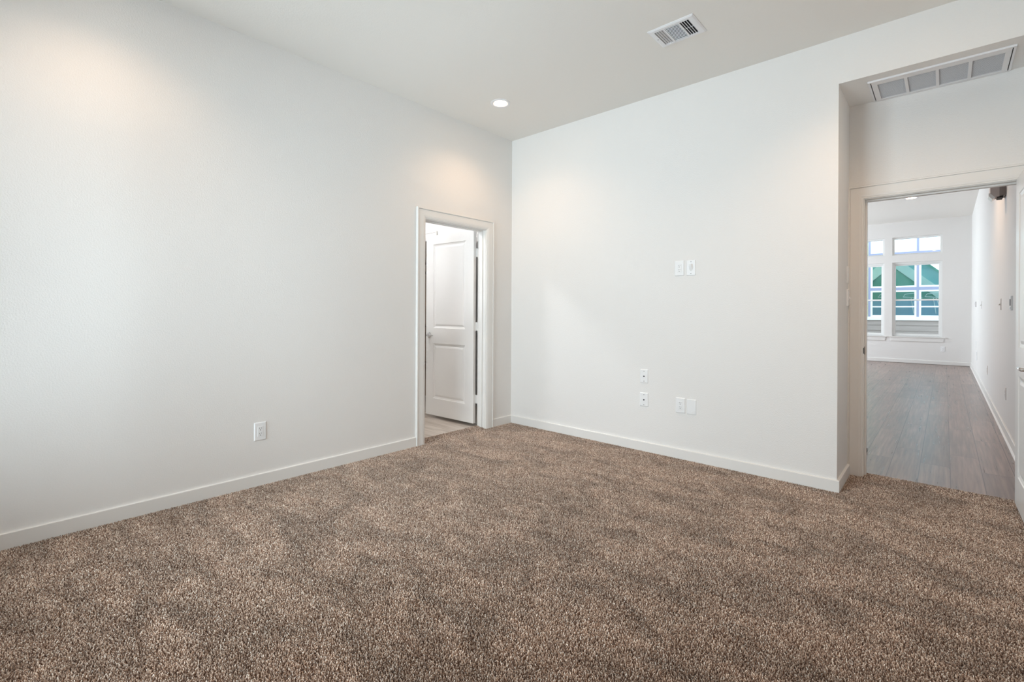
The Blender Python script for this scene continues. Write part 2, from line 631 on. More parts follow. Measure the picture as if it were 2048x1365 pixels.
CPROF = [(0, 0), (0, 0.010), (0.004, 0.0125), (0.009, 0.0125), (0.012, 0.0155), (0.020, 0.0165), (0.026, 0.018), (0.078, 0.018), (0.079, 0.014), (0.0825, 0.014), (0.0835, 0.024), (0.093, 0.024), (0.095, 0.022), (0.095, 0)]


def casing(name, label, lo, hi, top, frame, n, z0=SUB, k=1.0):
    """frame(s, z) -> point on the wall plane; lo..hi clear opening; n wall normal"""
    a, b, t = lo - 0.005, hi + 0.005, top + 0.005
    s_dir = Vector(frame(1, 0)) - Vector(frame(0, 0))
    up = Vector((0, 0, 1))
    path = [(frame(a, z0), -s_dir, n), (frame(a, t), -s_dir + up, n), (frame(b, t), s_dir * k + up, n), (frame(b, z0), s_dir * k, n)]
    m = MB()
    m.sweep(path, CPROF)
    return struct(name, m, M_TRIM, label, 'door casing')


casing('trim_1', 'white casing around the bathroom doorway in the left wall', D1A, D1B, D1H, lambda s, z: (0, s, z), (1, 0, 0))
casing('trim_2', 'white casing around the hall doorway in the alcove', D2A, D2B, D2H, lambda s, z: (s, DW, z), (0, -1, 0), SUB, 0.82)
casing('trim_3', 'white casing around the closet opening behind the bathroom door', CL0, CL1, 2.03, lambda s, z: (s, BW, z), (0, -1, 0), -0.003)
casing('trim_4', 'white casing around the hall doorway on the hall side', D2A, D2B, D2H, lambda s, z: (s, DWB, z), (0, 1, 0), HALLZ, 0.82)

# jambs with stops
m = MB()
m.box((-WT, D1A - J, SUB), (0, D1A, D1H + J)).box((-WT, D1B, SUB), (0, D1B + J, D1H + J)).box((-WT, D1A, D1H), (0, D1B, D1H + J))
m.box((-0.078, D1A, SUB), (-0.040, D1A + 0.011, D1H)).box((-0.078, D1B - 0.011, SUB), (-0.040, D1B, D1H)).box((-0.078, D1A + 0.011, D1H - 0.011), (-0.040, D1B - 0.011, D1H))
struct('trim_5', m, M_TRIM, 'white jamb and stop lining the bathroom doorway', 'door jamb', bevel=0.0015)
m = MB()
m.box((D2A - J, DW, SUB), (D2A, DWB, D2H + J)).box((D2B, DW, SUB), (D2B + J, DWB, D2H + J)).box((D2A, DW, D2H), (D2B, DWB, D2H + J))
m.box((D2A, DW + 0.040, SUB), (D2A + 0.011, DW + 0.078, D2H)).box((D2B - 0.011, DW + 0.040, SUB), (D2B, DW + 0.078, D2H)).box((D2A + 0.011, DW + 0.040, D2H - 0.011), (D2B - 0.011, DW + 0.078, D2H))
struct('trim_6', m, M_TRIM, 'white jamb and stop lining the hall doorway', 'door jamb', bevel=0.0015)
sp = MB()
sp.box((D2A - 0.001, DW + 0.004, 0.895), (D2A + 0.0012, DW + 0.036, 0.953))
sp.box((D2A - 0.006, DW - 0.004, 0.903), (D2A + 0.0012, DW + 0.006, 0.945))
tag(sp.build('strike_plate', M_BRONZE, bevel=0.002), 'dark metal strike plate on the left jamb of the hall doorway', 'strike plate')

# ------------------------------------------------------------------ doors


def leaf_mesh(W, H, T, panels):
    """local: x 0..W from hinge edge, y 0..T thickness, z 0..H; panels: (x0,x1,z0,z1)"""
    m = MB()
    bm = m.bm
    rings = [(0, 0), (0.004, 0.0045), (0.020, 0.009), (0.027, 0.009), (0.031, 0.0065), (0.046, 0.0035)]
    xs = sorted({0, W, panels[0][0], panels[0][1]})
    zs = sorted({0, H} | {p[2] for p in panels} | {p[3] for p in panels})
    for side in (0, 1):
        yy = lambda d: d if side == 0 else T - d
        grid = {(x, z): bm.verts.new((x, yy(0), z)) for x in xs for z in zs}
        for i in range(len(xs) - 1):
            for k in range(len(zs) - 1):
                x0, x1, z0, z1 = xs[i], xs[i + 1], zs[k], zs[k + 1]
                quad = [grid[(x0, z0)], grid[(x1, z0)], grid[(x1, z1)], grid[(x0, z1)]]
                hit = [p for p in panels if p[0] == x0 and p[1] == x1 and p[2] == z0 and p[3] == z1]
                if not hit:
                    bm.faces.new(quad)
                    continue
                prev = quad
                for ins, dep in rings[1:]:
                    nxt = [bm.verts.new(c) for c in ((x0 + ins, yy(dep), z0 + ins), (x1 - ins, yy(dep), z0 + ins), (x1 - ins, yy(dep), z1 - ins), (x0 + ins, yy(dep), z1 - ins))]
                    for a in range(4):
                        b = (a + 1) % 4
                        bm.faces.new((prev[a], prev[b], nxt[b], nxt[a]))
                    prev = nxt
                bm.faces.new(prev)
        if side == 0:
            g0 = grid
        else:
            g1 = grid
    loop = [(x, 0) for x in xs] + [(W, z) for z in zs[1:]] + [(x, H) for x in reversed(xs[:-1])] + [(0, z) for z in reversed(zs[1:-1])]
    for a, b in zip(loop, loop[1:] + loop[:1]):
        bm.faces.new((g0[a], g0[b], g1[b], g1[a]))
    return m


def lever(parent, x, z, y, sy, toward, mat):
    """lever set on the face at local y, sticking out along sy, lever pointing along +-x"""
    e = empty('door_lever')
    e.parent = parent
    e.location = (x, y, z)
    e['label'] = 'chrome lever handle'
    m = MB()
    m.lathe([(0.0325, 0), (0.0325, 0.006 * sy), (0.028, 0.010 * sy), (0.013, 0.012 * sy), (0.011, 0.034 * sy), (0.0, 0.036 * sy)], 'y', 28)
    m.build('rose', mat, e, smooth=True)
    m = MB()
    pts = [(0, 0.032 * sy, 0), (0.012 * toward, 0.046 * sy, 0), (0.034 * toward, 0.050 * sy, 0.002), (0.075 * toward, 0.050 * sy, 0.003), (0.112 * toward, 0.048 * sy, 0.0)]
    m.tube(pts, [0.009, 0.0095, 0.0085, 0.008, 0.0075], 12)
    m.build('lever_arm', mat, e, smooth=True)
    return e


LW_, LH_, LT_ = 0.757, 2.017, 0.035
PAN = [(0.123, 0.634, 0.190, 0.805), (0.123, 0.634, 0.978, 1.914)]

# bathroom door: hinged at the right jamb, swung 88 degrees into the bathroom
d1 = leaf_mesh(LW_, LH_, LT_, PAN).build('door_1', M_DOOR, bevel=0.0012)
tag(d1, 'white two-panel door standing open into the bathroom', 'door', 'structure')
# local x runs from hinge; local y=0 face is the bathroom-side face when closed
OPEN1 = math.radians(88)
d1.location = (-0.142, D1B - 0.001, 0.033)
# closed leaf points along -y with its thickness towards +x: rotate by -90 deg, then by -OPEN1
d1.rotation_euler = (0, 0, -PI / 2 - OPEN1)


def hinge(parent, z):
    m = MB()
    m.lathe([(0.0, 0.0), (0.0065, 0.0), (0.0065, 0.089), (0.0, 0.089)], 'z', 14, (-0.003, -0.004, z))
    m.box((-0.0012, 0.0, z), (0.0, 0.030, z + 0.089))
    m.box((-0.030, -0.0045, z), (0.0, -0.0025, z + 0.089))
    h = m.build('hinge', M_DOOR, parent)
    h['label'] = 'white painted hinge'
    return h


for z in (0.205, 0.965, 1.735):
    hinge(d1, z)
lever(d1, LW_ - 0.060, 0.895, LT_, 1, -1, M_CHROME)
lever(d1, LW_ - 0.060, 0.895, 0.0, -1, -1, M_CHROME)
lt = MB()
lt.box((LW_ - 0.0005, 0.005, 0.867), (LW_ + 0.001, 0.030, 0.923))
lt.build('latch_plate', M_CHROME, d1)

# hall door: hinged at the right jamb, swung into the bedroom along the right wall
W2 = 0.800
d2 = leaf_mesh(W2, LH_, LT_, [(0.123, W2 - 0.123, p[2], p[3]) for p in PAN]).build('door_2', M_DOOR, bevel=0.0012)
tag(d2, 'white two-panel hall door swung open at the right edge of the room', 'door', 'structure')
# closed leaf points along -x from the hinge pin; it opens towards the camera, along -y
OPEN2 = math.radians(91)
d2.location = (D2B + 0.0015, DW - 0.006, 0.018)
d2.rotation_euler = (0, 0, PI + OPEN2)
# local +y after closing points to -y, so the hall-side face is at local y = -LT_
d2.data.transform(Matrix.Translation((0.004, -LT_ - 0.006, 0)))
lever(d2, W2 - 0.060, 0.892, -LT_ - 0.006, -1, -1, M_CHROME)
for z in (0.205, 0.965, 1.735):
    hinge(d2, z).location = (0.004, 0, 0)

# ------------------------------------------------------------------ carpet: one object, twisted pile tufts
PILE_BASE = -0.013


def tufts(bm, lay, x0, x1, y0, y1, sp, rnd, lift=lambda x, y: 0.0):
    nx = max(1, int(round((x1 - x0) / sp)))
    ny = max(1, int(round((y1 - y0) / sp)))
    for i in range(nx):
        for j in range(ny):
            cx = x0 + (i + 0.5 + rnd.uniform(-0.42, 0.42)) * (x1 - x0) / nx
            cy = y0 + (j + 0.5 + rnd.uniform(-0.42, 0.42)) * (y1 - y0) / ny
            h = rnd.uniform(0.010, 0.0145)
            lean = rnd.uniform(0.0, 0.0055)
            az = rnd.uniform(0, 2 * PI)
            dx, dy = lean * math.cos(az), lean * math.sin(az)
            r = rnd.uniform(0.0016, 0.0025)
            tone = min(1, max(0, rnd.gauss(0.5, 0.34)))
            prev = None
            up = lift(cx, cy)
            a0 = rnd.uniform(0, 2 * PI)
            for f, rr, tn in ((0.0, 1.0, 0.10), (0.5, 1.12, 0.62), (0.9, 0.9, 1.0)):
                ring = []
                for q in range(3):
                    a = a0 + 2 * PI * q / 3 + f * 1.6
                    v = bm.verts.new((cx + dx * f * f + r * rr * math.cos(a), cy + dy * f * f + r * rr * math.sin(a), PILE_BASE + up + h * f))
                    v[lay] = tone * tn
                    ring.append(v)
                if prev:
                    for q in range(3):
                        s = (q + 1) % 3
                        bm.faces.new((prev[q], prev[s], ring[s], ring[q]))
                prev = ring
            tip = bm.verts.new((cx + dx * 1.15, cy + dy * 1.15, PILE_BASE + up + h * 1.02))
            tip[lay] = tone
            for q in range(3):
                bm.faces.new((prev[q], prev[(q + 1) % 3], tip))


def backing(bm, lay, x0, x1, y0, y1):
    v = [bm.verts.new((x, y, PILE_BASE + 0.001)) for x, y in ((x0, y0), (x1, y0), (x1, y1), (x0, y1))]
    for q in v:
        q[lay] = 0.0
    bm.faces.new(v)


def tuft_mesh(name, rects, seed, lift=lambda x, y: 0.0):
    bm = bmesh.new()
    lay = bm.verts.layers.float.new('tuft')
    rnd = random.Random(seed)
    for r in rects:
        tufts(bm, lay, *r, 0.0052, rnd, lift)
        backing(bm, lay, *r)
    me = bpy.data.meshes.new(name)
    bm.to_mesh(me)
    bm.free()
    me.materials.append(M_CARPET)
    return me


TILE = 0.33
carpet = bpy.data.objects.new('carpet', tuft_mesh('carpet', [(-TILE / 2, TILE / 2, -TILE / 2, TILE / 2)], 3))
C.objects.link(carpet)
tag(carpet, 'mottled brown twist pile carpet covering the bedroom floor', 'carpet', 'stuff')
ng = bpy.data.node_groups.new('carpet_pile', 'GeometryNodeTree')
ng.interface.new_socket(name='Geometry', in_out='INPUT', socket_type='NodeSocketGeometry')
ng.interface.new_socket(name='Geometry', in_out='OUTPUT', socket_type='NodeSocketGeometry')
gi, go = ng.nodes.new('NodeGroupInput'), ng.nodes.new('NodeGroupOutput')
grid = ng.nodes.new('GeometryNodeMeshGrid')
NXT, NYT = 12, 14
grid.inputs['Size X'].default_value = TILE * (NXT - 1)
grid.inputs['Size Y'].default_value = TILE * (NYT - 1)
grid.inputs['Vertices X'].default_value = NXT
grid.inputs['Vertices Y'].default_value = NYT
setp = ng.nodes.new('GeometryNodeTransform')
setp.inputs['Translation'].default_value = (TILE * NXT / 2, -TILE * NYT / 2, 0)
ng.links.new(grid.outputs['Mesh'], setp.inputs['Geometry'])
rv = ng.nodes.new('FunctionNodeRandomValue')
rv.data_type = 'INT'
rv.inputs[4].default_value = 0
rv.inputs[5].default_value = 3
ml = ng.nodes.new('ShaderNodeMath')
ml.operation = 'MULTIPLY'
ml.inputs[1].default_value = PI / 2
ng.links.new(rv.outputs[2], ml.inputs[0])
cx = ng.nodes.new('ShaderNodeCombineXYZ')
ng.links.new(ml.outputs[0], cx.inputs[2])
inst = ng.nodes.new('GeometryNodeInstanceOnPoints')
ng.links.new(setp.outputs[0], inst.inputs['Points'])
ng.links.new(gi.outputs[0], inst.inputs['Instance'])
ng.links.new(cx.outputs[0], inst.inputs['Rotation'])
ng.links.new(inst.outputs[0], go.inputs[0])
gm = carpet.modifiers.new('pile', 'NODES')
gm.node_group = ng
strip = bpy.data.objects.new('doorway_strip', tuft_mesh('doorway_strip', [(-0.118, 0.0, D1A + 0.001, D1B - 0.001)], 5, lambda x, y: 0.012 * min(1, max(0, -x / 0.06))))
C.objects.link(strip)
strip.parent = carpet
strip['kind'] = 'stuff'
strip = bpy.data.objects.new('alcove_strip', tuft_mesh('alcove_strip', [(OX + 0.012, XR - 0.012, 0.0, DW), (D2A, D2B, DW, 0.578)], 6, lambda x, y: 0.010 * min(1, max(0, (y - 0.45) / 0.08))))
C.objects.link(strip)
strip.parent = carpet
strip['kind'] = 'stuff'

# ------------------------------------------------------------------ recessed lights


def can_light(x, y, z, label, mat, group, R=0.062, power=1.0):
    t = empty('recessed_light', (x, y, z))
    m = MB()
    m.lathe([(R + 0.024, 0.0), (R + 0.024, -0.003), (R + 0.018, -0.006), (R + 0.004, -0.007), (R, -0.005), (R - 0.006, 0.0), (R - 0.006, 0.0005)], 'z', 40)
    m.build('trim_ring', M_REGISTER, t, smooth=True)
    m = MB()
    m.lathe([(R - 0.006, -0.0012), (0.0, -0.0012)], 'z', 40)
    m.build('lens', mat, t)['label'] = 'glowing round lens'
    if mat is M_LAMP:
        d = bpy.data.lights.new('lamp', 'SPOT')
        d.energy, d.color, d.spot_size, d.spot_blend, d.shadow_soft_size = CAN_SPOT * power, (1.0, 0.66, 0.42), math.radians(136), 0.8, 0.05
        o = bpy.data.objects.new('lamp', d)
        C.objects.link(o)
        o.parent = t
        o.location = (0, 0, -0.012)
    return tag(t, label, 'ceiling light', None, group)


can_light(0.561, -0.775, CEIL, 'lit recessed ceiling light above the bathroom door corner', M_LAMP, 'bedroom recessed lights')
can_light(0.561, -3.45, CEIL, 'lit recessed ceiling light near the left wall, above the camera side of the bedroom', M_LAMP, 'bedroom recessed lights', power=0.8)
can_light(3.35, -0.77, CEIL, 'lit recessed ceiling light in front of the hall door alcove', M_LAMP, 'bedroom recessed lights', power=1.9)
can_light(3.35, -3.45, CEIL, 'lit recessed ceiling light directly above the camera', M_LAMP, 'bedroom recessed lights')
can_light(2.995, 8.27, HCEIL, 'lit recessed ceiling light in the far living room, seen through the hall doorway', M_LAMP_HALL, 'living room recessed lights', 0.085)
can_light(3.2, 3.8, HCEIL, 'added recessed ceiling light, out of view, warming the hall past the doorway', M_LAMP, 'living room recessed lights', power=3.2)  # added fill lamp, out of view, to warm the hall wall
can_light(0.6, 5.4, HCEIL, 'added recessed ceiling light, out of view, filling the left part of the living room', M_LAMP_HALL, 'living room recessed lights', 0.085)  # added fill lamp for the living room, out of view
can_light(-1.0, -1.2, BZ, 'lit recessed ceiling light in the bathroom', M_LAMP_BATH, 'bathroom lights', 0.17)

# ------------------------------------------------------------------ ceiling register
reg = empty('air_register', (2.178, -0.794, CEIL))
tag(reg, 'white three-way air supply register in the bedroom ceiling', 'air vent')
X0, X1, Y0, Y1 = -0.151, 0.151, -0.121, 0.121
IX0, IX1, IY0, IY1 = -0.116, 0.114, -0.090, 0.092
m = MB()
bm = m.bm
outer = [(X0, Y0), (X1, Y0), (X1, Y1), (X0, Y1)]
mid = [(X0 + 0.010, Y0 + 0.010), (X1 - 0.010, Y0 + 0.010), (X1 - 0.010, Y1 - 0.010), (X0 + 0.010, Y1 - 0.010)]
inn = [(IX0, IY0), (IX1, IY0), (IX1, IY1), (IX0, IY1)]
r = [[bm.verts.new((x, y, z)) for x, y in q] for q, z in ((outer, 0.0), (outer, -0.003), (mid, -0.009), (inn, -0.009), (inn, -0.001))]
for a, b in zip(r, r[1:]):
    for i in range(4):
        j = (i + 1) % 4
        bm.faces.new((a[i], a[j], b[j], b[i]))
m.build('frame', M_REGISTER, reg)
m = MB()
m.box((IX0, IY0, -0.0016), (IX1, IY1, -0.0004))
m.build('duct', M_DUCT, reg)['label'] = 'black duct opening'


def vane(p0, p1, w, tilt, thick=0.0012, zt=-0.0018):
    """thin tilted blade from p0 to p1 (xy), hanging down to z -0.0088"""
    m = MB()
    d = Vector((p1[0] - p0[0], p1[1] - p0[1], 0)).normalized()
    s = Vector((-d.y, d.x, 0))
    top = s * (tilt * w)
    a = []
    for p in (p0, p1):
        b = Vector((p[0], p[1], -0.0088))
        t = Vector((p[0], p[1], zt)) + top
        for q in (b - s * thick / 2, b + s * thick / 2, t + s * thick / 2, t - s * thick / 2):
            a.append(m.bm.verts.new(q))
    for f in ((0, 1, 2, 3), (7, 6, 5, 4), (0, 4, 5, 1), (1, 5, 6, 2), (2, 6, 7, 3), (3, 7, 4, 0)):
        m.bm.faces.new([a[i] for i in f])
    return m


for k in range(4):                      # left bank, blades throwing air to the left
    x = IX0 + 0.007 + k * 0.0155
    vane((x, IY0), (x, IY1), 0.0066, -1).build('vane', M_REGISTER, reg)
for k in range(5):                      # right bank
    x = 0.052 + k * 0.0155
    vane((x, IY0), (x, IY1), 0.0085, 1).build('vane', M_REGISTER, reg)
for k in range(12):                     # middle bank
    y = IY0 + 0.010 + k * 0.0148
    vane((-0.050, y), (0.046, y), 0.0008, -1, 0.0014, -0.0052).build('vane', M_REGISTER, reg)
m = MB()
m.box((-0.056, IY0, -0.0092), (-0.048, IY1, -0.0015)).box((0.043, IY0, -0.0092), (0.051, IY1, -0.0015))
m.box((0.051, -0.001, -0.0075), (IX1, 0.001, -0.006))
m.build('divider', M_REGISTER, reg)
m = MB()
m.lathe([(0.0035, -0.0088), (0.0035, -0.0095), (0.0, -0.0095)], 'z', 12, (-0.130, -0.002, 0))
m.build('screw', M_DARK, reg)['label'] = 'dark screw hole'
m = MB()
m.lathe([(0.0035, -0.0088), (0.0035, -0.0098), (0.0, -0.0100)], 'z', 12, (0.130, -0.002, 0))
m.build('screw', M_REGISTER, reg)

# ------------------------------------------------------------------ return air grille in the alcove soffit
gr = empty('return_air_grille', (3.449, 0.29, SOFFIT))
tag(gr, 'long white return air grille with four louvred panels above the hall door', 'air vent')
GX, GY = 0.345, 0.195
m = MB()
# outer flange with a lip towards the room
for a, b in (((-GX, -GY, -0.012), (GX, -GY + 0.014, 0)), ((-GX, GY - 0.012, -0.008), (GX, GY, 0)), ((-GX, -GY + 0.014, -0.008), (-GX + 0.012, GY - 0.012, 0)), ((GX - 0.012, -GY + 0.014, -0.008), (GX, GY - 0.012, 0))):
    m.box(a, b)
m.build('flange', M_REGISTER, gr, bevel=0.0015)
m = MB()
m.box((-GX + 0.012, -GY + 0.014, -0.0015), (GX - 0.012, GY - 0.012, -0.0003))
m.build('duct', M_DUCT, gr)
m = MB()
FX = GX - 0.017
px = [(-0.298, -0.160), (-0.143, -0.006), (0.010, 0.146), (0.163, 0.301)]
py0, py1 = -0.128, 0.155
zf0, zf1 = -0.010, -0.002
m.box((-FX, -GY + 0.0155, zf0), (FX, py0, zf1)).box((-FX, py1, zf0), (FX, GY - 0.0135, zf1))
edges = [-FX] + [v for p in px for v in p] + [FX]
for k in range(0, len(edges), 2):
    m.box((edges[k], py0, zf0), (edges[k + 1], py1, zf1))
m.build('face_frame', M_REGISTER, gr, bevel=0.001)
for a, b in px:
    m = MB()
    n = 26
    for k in range(n):
        y = py0 + (k + 0.5) * (py1 - py0) / n
        m.box((a, y - 0.0005, -0.0064), (b, y + 0.0005, -0.0033))
    m.build('louvre_panel', M_REGISTER, gr)
for sx, yy in ((-1, 0.10), (1, -0.10)):
    m = MB()
    m.box((sx * (GX - 0.0165) - 0.0012, yy - 0.012, -0.0085), (sx * (GX - 0.0165) + 0.0012, yy + 0.012, -0.001))
    m.build('latch', M_DARK, gr)

# ------------------------------------------------------------------ wall plates (front towards local -y)


def wall_thing(name, loc, facing, label, cat, group=None):
    rz = {'-y': 0, '+x': PI / 2, '-x': -PI / 2}[facing]
    return tag(empty(name, loc, rz), label, cat, None, group)


def cover(t, w=0.078, h=0.124, d=0.0062, mat=None):
    m = MB()
    m.plate(w, h, d, 0.0045)
    return m.build('cover_plate', mat or M_PLATE, t)


def duplex(t, d=0.0062):
    m = MB()
    m.plate(0.034, 0.068, 0.0018, 0.0008)
    rc = m.build('receptacle', M_PLATE, t, loc=(0, -d + 0.0002, 0))
    for cz in (0.0175, -0.0175):
        for sx in (-0.0064, 0.0064):
            q = MB()
            q.box((sx - 0.0011, -0.0021, cz + 0.001), (sx + 0.0011, -0.0015, cz + 0.009))
            q.build('slot', M_SLOT, rc)
        q = MB()
        q.lathe([(0.0029, -0.0014), (0.0029, -0.0022), (0.0, -0.0022)], 'y', 12, (0, 0, cz - 0.0075))
        q.build('ground_hole', M_DARK, rc)


def screw(t, z, mat, d=0.0062):
    q = MB()
    q.lathe([(0.0031, -d + 0.0004), (0.0031, -d - 0.0006), (0.0022, -d - 0.0011), (0.0, -d - 0.0011)], 'y', 12, (0, 0, z))
    q.build('screw', mat, t)


def outlet(loc, facing, label, group, mat=None):
    t = wall_thing('wall_outlet', loc, facing, label, 'outlet', group)
    cover(t, mat=mat)
    duplex(t)
    return t


OG = 'duplex outlets'
outlet((0, -2.568, 0.367), '+x', 'white duplex outlet low on the long left wall', OG)
outlet((1.869, 0, 1.563), '-y', 'white duplex outlet at television height on the wall facing the camera', OG)
outlet((1.883, 0, 0.435), '-y', 'white duplex outlet low on the wall, beside the blank plate', OG)
t = wall_thing('cable_plate', (1.966, 0, 1.562), '-y', 'white cable pass-through plate beside the high outlet', 'wall plate')
cover(t, 0.074, 0.124)
m = MB()
# scoop-shaped hood
N = 10
rows = []
for k in range(N + 1):
    u = k / N
    z = 0.030 - 0.060 * u
    hw = 0.017 * math.sin(PI * min(1, 0.18 + u * 0.82)) ** 0.6
    dep = 0.018 * math.sin(PI * (0.95 - 0.9 * u) * 0.62) * (1 - 0.55 * u)
    rows.append([m.bm.verts.new((hw * math.cos(a), -0.0058 - dep * math.sin(a), z)) for a in [PI * q / 10 for q in range(11)]])
for a, b in zip(rows, rows[1:]):
    for i in range(10):
        m.bm.faces.new((a[i], a[i + 1], b[i + 1], b[i]))
m.build('cable_hood', M_PLATE, t, smooth=True)
screw(t, 0.048, M_SLOT)
screw(t, -0.048, M_SLOT)
for z, lab in ((0.6455, 'white coaxial plate, upper of the two stacked plates near the wall centre'), (0.442, 'white coaxial plate, lower of the two stacked plates near the wall centre')):
    t = wall_thing('coaxial_plate', (1.5605, 0, z), '-y', lab, 'wall plate', 'coaxial plates')
    cover(t, 0.073 if z > 0.6 else 0.080, 0.118)
    q = MB()
    q.lathe([(0.0062, -0.0055), (0.0062, -0.0088), (0.0046, -0.0092), (0.0042, -0.0072), (0.0, -0.0072)], 'y', 18, (0, 0, -0.002))
    q.build('coaxial_jack', M_DARK, t)['label'] = 'dark round jack'
    screw(t, 0.042, M_SLOT)
    screw(t, -0.044, M_SLOT)
t = wall_thing('blank_plate', (1.975, 0, 0.434), '-y', 'plain white blank plate low on the wall beside the outlet', 'wall plate')
cover(t, 0.074, 0.122, 0.005)
screw(t, 0.042, M_PLATE, 0.005)
screw(t, -0.042, M_PLATE, 0.005)


def switch(loc, facing, label, group, ntog=1, mat=None, w=0.076, deep=0.007):
    t = wall_thing('light_switch', loc, facing, label, 'light switch', group)
    cover(t, w, 0.122, deep, mat)
    for k in range(ntog):
        x = (k - (ntog - 1) / 2) * 0.046
        m = MB()
        m.box((x - 0.0085, -deep - 0.001, -0.018), (x + 0.0085, -deep + 0.001, 0.018))
        ft = m.build('toggle_frame', mat or M_PLATE, t)
        m = MB()
        m.prism([(-deep, -0.010), (-deep, 0.010), (-deep - 0.013, -0.004), (-deep - 0.012, -0.010)], 'x', x - 0.0045, x + 0.0045)
        m.build('toggle', mat or M_PLATE, ft)
    return t


SG = 'light switches'
t = wall_thing('blank_plate', (OX, 0.425, 1.483), '+x', 'plain white plate on the alcove side, above the light switch', 'wall plate')
cover(t, 0.072, 0.122, 0.006)
switch((OX, 0.420, 1.314), '+x', 'white light switch on the alcove side beside the hall door casing', SG, deep=0.010)

# hall wall
switch((XR, 3.57, 1.304), '-x', 'small light switch on the hall wall, middle of the row at shoulder height', SG, mat=M_BEIGEPLATE)
switch((XR, 7.25, 1.347), '-x', 'double light switch far down the hall wall', SG, 2, M_BEIGEPLATE, 0.12)
t = wall_thing('thermostat', (XR, 9.10, 1.383), '-x', 'white thermostat plate farthest down the hall wall', 'thermostat')
cover(t, 0.12, 0.105, 0.022)
m = MB()
m.plate(0.062, 0.036, 0.002, 0.001)
m.build('display', M_BEIGEPLATE, t, loc=(0, -0.0215, 0.014))
t = wall_thing('alarm_keypad', (XR, 2.40, 1.298), '-x', 'white keypad with a grey screen on the hall wall nearest the doorway', 'keypad')
cover(t, 0.10, 0.132, 0.014)
m = MB()
m.plate(0.070, 0.060, 0.003, 0.001)
m.build('screen', M_SLOT, t, loc=(0, -0.0135, 0.006))
m = MB()
m.box((-0.035, -0.019, -0.052), (0.035, -0.013, -0.036))
m.build('button_bar', M_PLATE, t, bevel=0.001)
outlet((XR, 2.97, 0.408), '-x', 'duplex outlet low on the hall wall, nearest the open door', OG, M_BEIGEPLATE)
outlet((XR, 5.72, 0.400), '-x', 'duplex outlet low on the hall wall, second from the doorway', OG, M_BEIGEPLATE)
t = wall_thing('blank_plate', (XR, 8.78, 0.401), '-x', 'wide white low-voltage plate far down the hall wall', 'wall plate')
cover(t, 0.19, 0.16, 0.008)
t = wall_thing('coaxial_plate', (XR, 9.15, 0.60), '-x', 'narrow white plate above the wide low-voltage plate down the hall', 'wall plate')
cover(t, 0.08, 0.12, 0.006)
outlet((3.460, FARY, 0.362), '-y', 'white duplex outlet under the right living room window', OG)

# chime box high on the hall wall
t = wall_thing('chime_box', (XR, 3.15, 2.52), '-x', 'taupe box with a white slanted foot fixed high on the hall wall', 'wall box')
m = MB()
m.box((-0.085, -0.045, -0.118), (0.085, 0, 0.17))
m.build('back_plate', M_TAUPED, t, bevel=0.002)
m = MB()
m.prism([(-0.045, 0.17), (-0.045, -0.125), (-0.082, -0.125), (-0.112, -0.085), (-0.112, 0.17)], 'x', -0.08, 0.08)
m.build('cover', M_TAUPE, t)
m = MB()
m.prism([(-0.074, -0.126), (-0.096, -0.150), (-0.124, -0.112), (-0.124, -0.085), (-0.1125, -0.085), (-0.0825, -0.1255)], 'x', -0.082, 0.082)
m.build('foot', M_PLATE, t)
m = MB()
m.box((-0.07, -0.060, -0.137), (0.07, -0.018, -0.119))
m.build('socket', M_DARK, t)

# small block of wood by the jamb
m = MB()
m.prism([(2.945, 1.28), (2.992, 1.31), (2.996, 1.33), (2.95, 1.42)], 'z', HALLZ, HALLZ + 0.032)
tag(m.build('wood_block', M_BROWNWOOD, bevel=0.003), 'small dark brown wood block on the hall floor beside the door jamb', 'wood block')

# ------------------------------------------------------------------ windows


def window(name, x0, x1, z0, z1, y, inward, label, rail):
    """vinyl window set in the reveal, glass at y + 0.07 outward"""
    s = -inward
    t = tag(empty(name, ((x0 + x1) / 2, y, z0)), label, 'window', 'structure')
    W, H = x1 - x0, z1 - z0
    y0, y1 = (0.045 * s, 0.125 * s) if inward < 0 else (0.015 * s, 0.090 * s)
    F = 0.040
    m = MB()
    m.box((-W / 2, y0, 0), (-W / 2 + F, y1, H)).box((W / 2 - F, y0, 0), (W / 2, y1, H)).box((-W / 2 + F, y0, H - F), (W / 2 - F, y1, H)).box((-W / 2 + F, y0, 0), (W / 2 - F, y1, F * 0.8))
    m.build('window_frame', M_VINYL, t, bevel=0.003)
    if rail:
        S = 0.026
        zr = rail - z0
        a = W / 2 - F
        for nm, zz0, zz1, ya in (('lower_sash', F * 0.8, zr + 0.02, y0 + 0.012 * s), ('upper_sash', zr - 0.02, H - F, y0 + 0.042 * s)):
            yb_ = ya + 0.028 * s
            m = MB()
            m.box((-a, ya, zz0), (-a + S, yb_, zz1)).box((a - S, ya, zz0), (a, yb_, zz1)).box((-a + S, ya, zz0), (a - S, yb_, zz0 + 0.038)).box((-a + S, ya, zz1 - 0.038), (a - S, yb_, zz1))
            o = m.build(nm, M_VINYL, t, bevel=0.002)
            m = MB()
            yc = (ya + yb_) / 2
            m.box((-a + S, yc - 0.003, zz0 + 0.038), (a - S, yc + 0.003, zz1 - 0.038))
            m.build('pane', M_GLASS, o)
    else:
        m = MB()
        yc = (y0 + y1) / 2
        m.box((-W / 2 + F, yc - 0.003, F * 0.8), (W / 2 - F, yc + 0.003, H - F))
        m.build('pane', M_GLASS, t)
    return t


